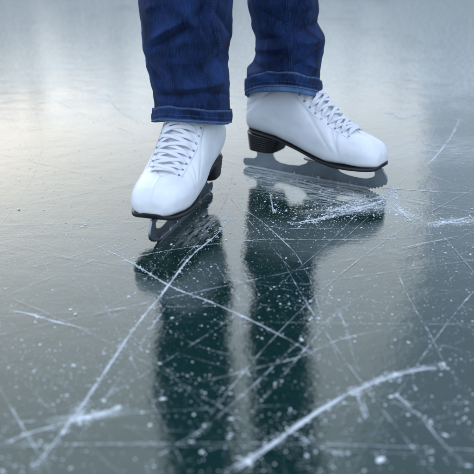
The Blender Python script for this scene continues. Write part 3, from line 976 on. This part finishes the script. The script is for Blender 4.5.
# snow crumbs and ice chips
def crumbs():
    rnd = random.Random(5); vs, fs = [], []
    ico_v = [(0, 0, 1)] + [(math.cos(a) * .894, math.sin(a) * .894, .447) for a in [2 * math.pi * k / 5 for k in range(5)]] + \
            [(math.cos(a) * .894, math.sin(a) * .894, -.447) for a in [2 * math.pi * (k + .5) / 5 for k in range(5)]] + [(0, 0, -1)]
    ico_f = [(0, 1 + k, 1 + (k + 1) % 5) for k in range(5)] + [(1 + k, 6 + k, 1 + (k + 1) % 5) for k in range(5)] + \
            [(6 + k, 6 + (k + 1) % 5, 1 + (k + 1) % 5) for k in range(5)] + [(11, 6 + (k + 1) % 5, 6 + k) for k in range(5)]
    def chip(x, y, r):
        o = len(vs); a = rnd.uniform(0, 6.28); ex = rnd.uniform(.6, 2.2); hz = rnd.uniform(.15, .5)
        ca, sa = math.cos(a), math.sin(a)
        for (u, v, w) in ico_v:
            k = r * rnd.uniform(.5, 1.35); u, v, w = u * k * ex, v * k, w * k * hz
            vs.append((x + u * ca - v * sa, y + u * sa + v * ca, w + r * hz * .55))
        fs.extend([tuple(i + o for i in f) for f in ico_f])
    # along the cuts
    for (p, q, w, d) in crumb_sites:
        L = (q - p).length
        cl = noise.noise(Vector((p.x * 45, p.y * 45, 6))) + .5 * noise.noise(Vector((p.x * 130, p.y * 130, 2)))
        n = L * (60 + 2600 * w / .005 * d * d) * (.25 + 2.2 * sstep(-.05, .45, cl))
        n = int(n) + (1 if rnd.random() < n - int(n) else 0)
        for _ in range(n):
            f = rnd.random(); c = p.lerp(q, f); s = rnd.gauss(0, w * .8 + .0008)
            t = (q - p).normalized()
            r = min(.0026, .00035 * math.exp(rnd.gauss(0, .55)) * (1 + 60 * w * d))
            chip(c.x - t.y * s, c.y + t.x * s, r)
    # scattered over the ice, patchy
    n = 0
    while n < 10500:
        px, py = rnd.uniform(-60, 534), rnd.uniform(60, 520)
        g = ground(px, py)
        m = noise.noise(Vector((g.x * 7, g.y * 7, 0))) * .5 + .5 + .35 * noise.noise(Vector((g.x * 25, g.y * 25, 4)))
        if rnd.random() > sstep(.25, .85, m) + .08: continue
        if rnd.random() > (.30 + .7 * sstep(100, 220, py)) * (1 - .55 * sstep(330, 440, py)): continue
        sp = min((g - ground(300, 195)).length, (g - ground(230, 230)).length)
        n += 1
        chip(g.x, g.y, min(.0024, .00033 * math.exp(rnd.gauss(0, .62))))
    # spray of scraped snow round the near edge of the turned skate
    for (cx, cy, sx, sy, cnt) in ((352, 208, 30, 5, 1500), (404, 212, 9, 6, 350), (455, 221, 16, 3, 350), (392, 194, 8, 4, 300), (272, 196, 12, 9, 260), (388, 196, 10, 7, 260), (300, 222, 40, 10, 500), (225, 210, 14, 18, 300), (262, 180, 18, 5, 200)):
        for _ in range(cnt):
            g = ground(cx + rnd.gauss(0, sx), cy + rnd.gauss(0, sy)); chip(g.x, g.y, min(.0026, .00042 * math.exp(rnd.gauss(0, .6))))
    # a few larger flakes where the photograph has them
    for (px, py, r) in ((172, 318, 2.2), (84, 368, 2.1), (74, 366, 2.6), (108, 367, 2.0), (194, 415, 2.4), (205, 393, 2.1), (231, 419, 2.2), (202, 452, 2.6), (229, 438, 2.0), (381, 460, 3.6), (104, 401, 2.4),
                        (64, 366, 1.9), (53, 290, 1.5), (66, 236, 1.2), (300, 301, 2.0), (274, 287, 2.0), (289, 304, 1.6), (312, 318, 1.7), (330, 290, 1.6), (355, 342, 2.2), (362, 270, 2.6), (441, 375, 2.4),
                        (459, 397, 2.2), (408, 415, 2.8), (120, 340, 1.6), (40, 345, 1.8), (131, 359, 1.8), (142, 413, 2.0), (150, 425, 2.2), (20, 352, 1.6), (445, 435, 2.2), (395, 340, 1.6), (286, 258, 1.6)):
        g = ground(px, py); chip(g.x, g.y, r * .00085)
    me = mesh('snow_crumbs', vs, fs)
    o = link('snow_crumbs', me, SNOW); o['kind'] = 'stuff'; o['label'] = 'loose white snow crumbs and ice chips scattered over the ice'; o['category'] = 'snow'
crumbs()

# ------------------------------------------------------------------ light
SUN_EL, SUN_AZ = 17.0, -20.0        # behind the skater, to the left (azimuth from +y towards +x)
CLOUD_MIN, CLOUD_MAX, CLOUD = .30, .58, (25.2, 30.6, 38.4)
w = bpy.data.worlds.new('World'); sc.world = w; w.use_nodes = True
nt = w.node_tree; nt.nodes.clear()
sky = nt.nodes.new('ShaderNodeTexSky'); sky.sky_type = 'NISHITA'; sky.sun_disc = False
sky.sun_elevation = R(SUN_EL); sky.sun_rotation = R(SUN_AZ)
sky.altitude = 100; sky.air_density = 1.0; sky.dust_density = 2.0; sky.ozone_density = 2.0
bg = nt.nodes.new('ShaderNodeBackground'); bg.inputs[1].default_value = .042
ow = nt.nodes.new('ShaderNodeOutputWorld')
# an overcast veil over the blue: uneven thin cloud mixed into the sky
def wn(t, **kw):
    n = nt.nodes.new(t)
    for k, v in kw.items(): setattr(n, k, v)
    return n
tcw = wn('ShaderNodeTexCoord'); mp = wn('ShaderNodeMapping'); mp.inputs['Scale'].default_value = (1.2, 1.2, 4.5)
nt.links.new(tcw.outputs['Generated'], mp.inputs[0])
cn = wn('ShaderNodeTexNoise'); cn.inputs['Scale'].default_value = 1.6; cn.inputs['Detail'].default_value = 5; cn.inputs['Roughness'].default_value = .55
nt.links.new(mp.outputs[0], cn.inputs[0])
cr_ = wn('ShaderNodeMapRange'); cr_.inputs[1].default_value = .35; cr_.inputs[2].default_value = .68; cr_.inputs[3].default_value = CLOUD_MIN; cr_.inputs[4].default_value = CLOUD_MAX
nt.links.new(cn.outputs[0], cr_.inputs[0])
# the cloud is thicker away from the sun
sp = wn('ShaderNodeSeparateXYZ'); nt.links.new(tcw.outputs['Generated'], sp.inputs[0])
bk = wn('ShaderNodeMapRange', interpolation_type='SMOOTHSTEP'); bk.inputs[1].default_value = .55; bk.inputs[2].default_value = -.45; bk.inputs[3].default_value = 0; bk.inputs[4].default_value = .12
nt.links.new(sp.outputs[1], bk.inputs[0])
mx = wn('ShaderNodeMix', data_type='RGBA'); ad = wn('ShaderNodeMath', operation='ADD', use_clamp=True); nt.links.new(cr_.outputs[0], ad.inputs[0]); nt.links.new(bk.outputs[0], ad.inputs[1])
nt.links.new(ad.outputs[0], mx.inputs[0]); nt.links.new(sky.outputs[0], mx.inputs[6]); mx.inputs[7].default_value = (*CLOUD, 1)
nt.links.new(mx.outputs[2], bg.inputs[0]); nt.links.new(bg.outputs[0], ow.inputs[0])
sd = bpy.data.lights.new('sun', 'SUN'); so = bpy.data.objects.new('sun', sd); col.objects.link(so)
sd.energy = .5; sd.angle = R(62); sd.color = (1, .965, .88)
dv = Vector((math.sin(R(SUN_AZ)) * math.cos(R(SUN_EL)), math.cos(R(SUN_AZ)) * math.cos(R(SUN_EL)), math.sin(R(SUN_EL))))
so.rotation_mode = 'QUATERNION'; so.rotation_quaternion = dv.to_track_quat('Z', 'Y'); so.location = (0, 0, 4)

sc.view_settings.view_transform = 'Standard'; sc.view_settings.look = 'None'
sc.view_settings.gamma = 1; sc.view_settings.use_curve_mapping = False
sc.view_settings.exposure = 0.88
sc.cycles.use_denoising = True
sc.cycles.transparent_max_bounces = 24
sc.cycles.max_bounces = 8
sc.cycles.sample_clamp_indirect = 8
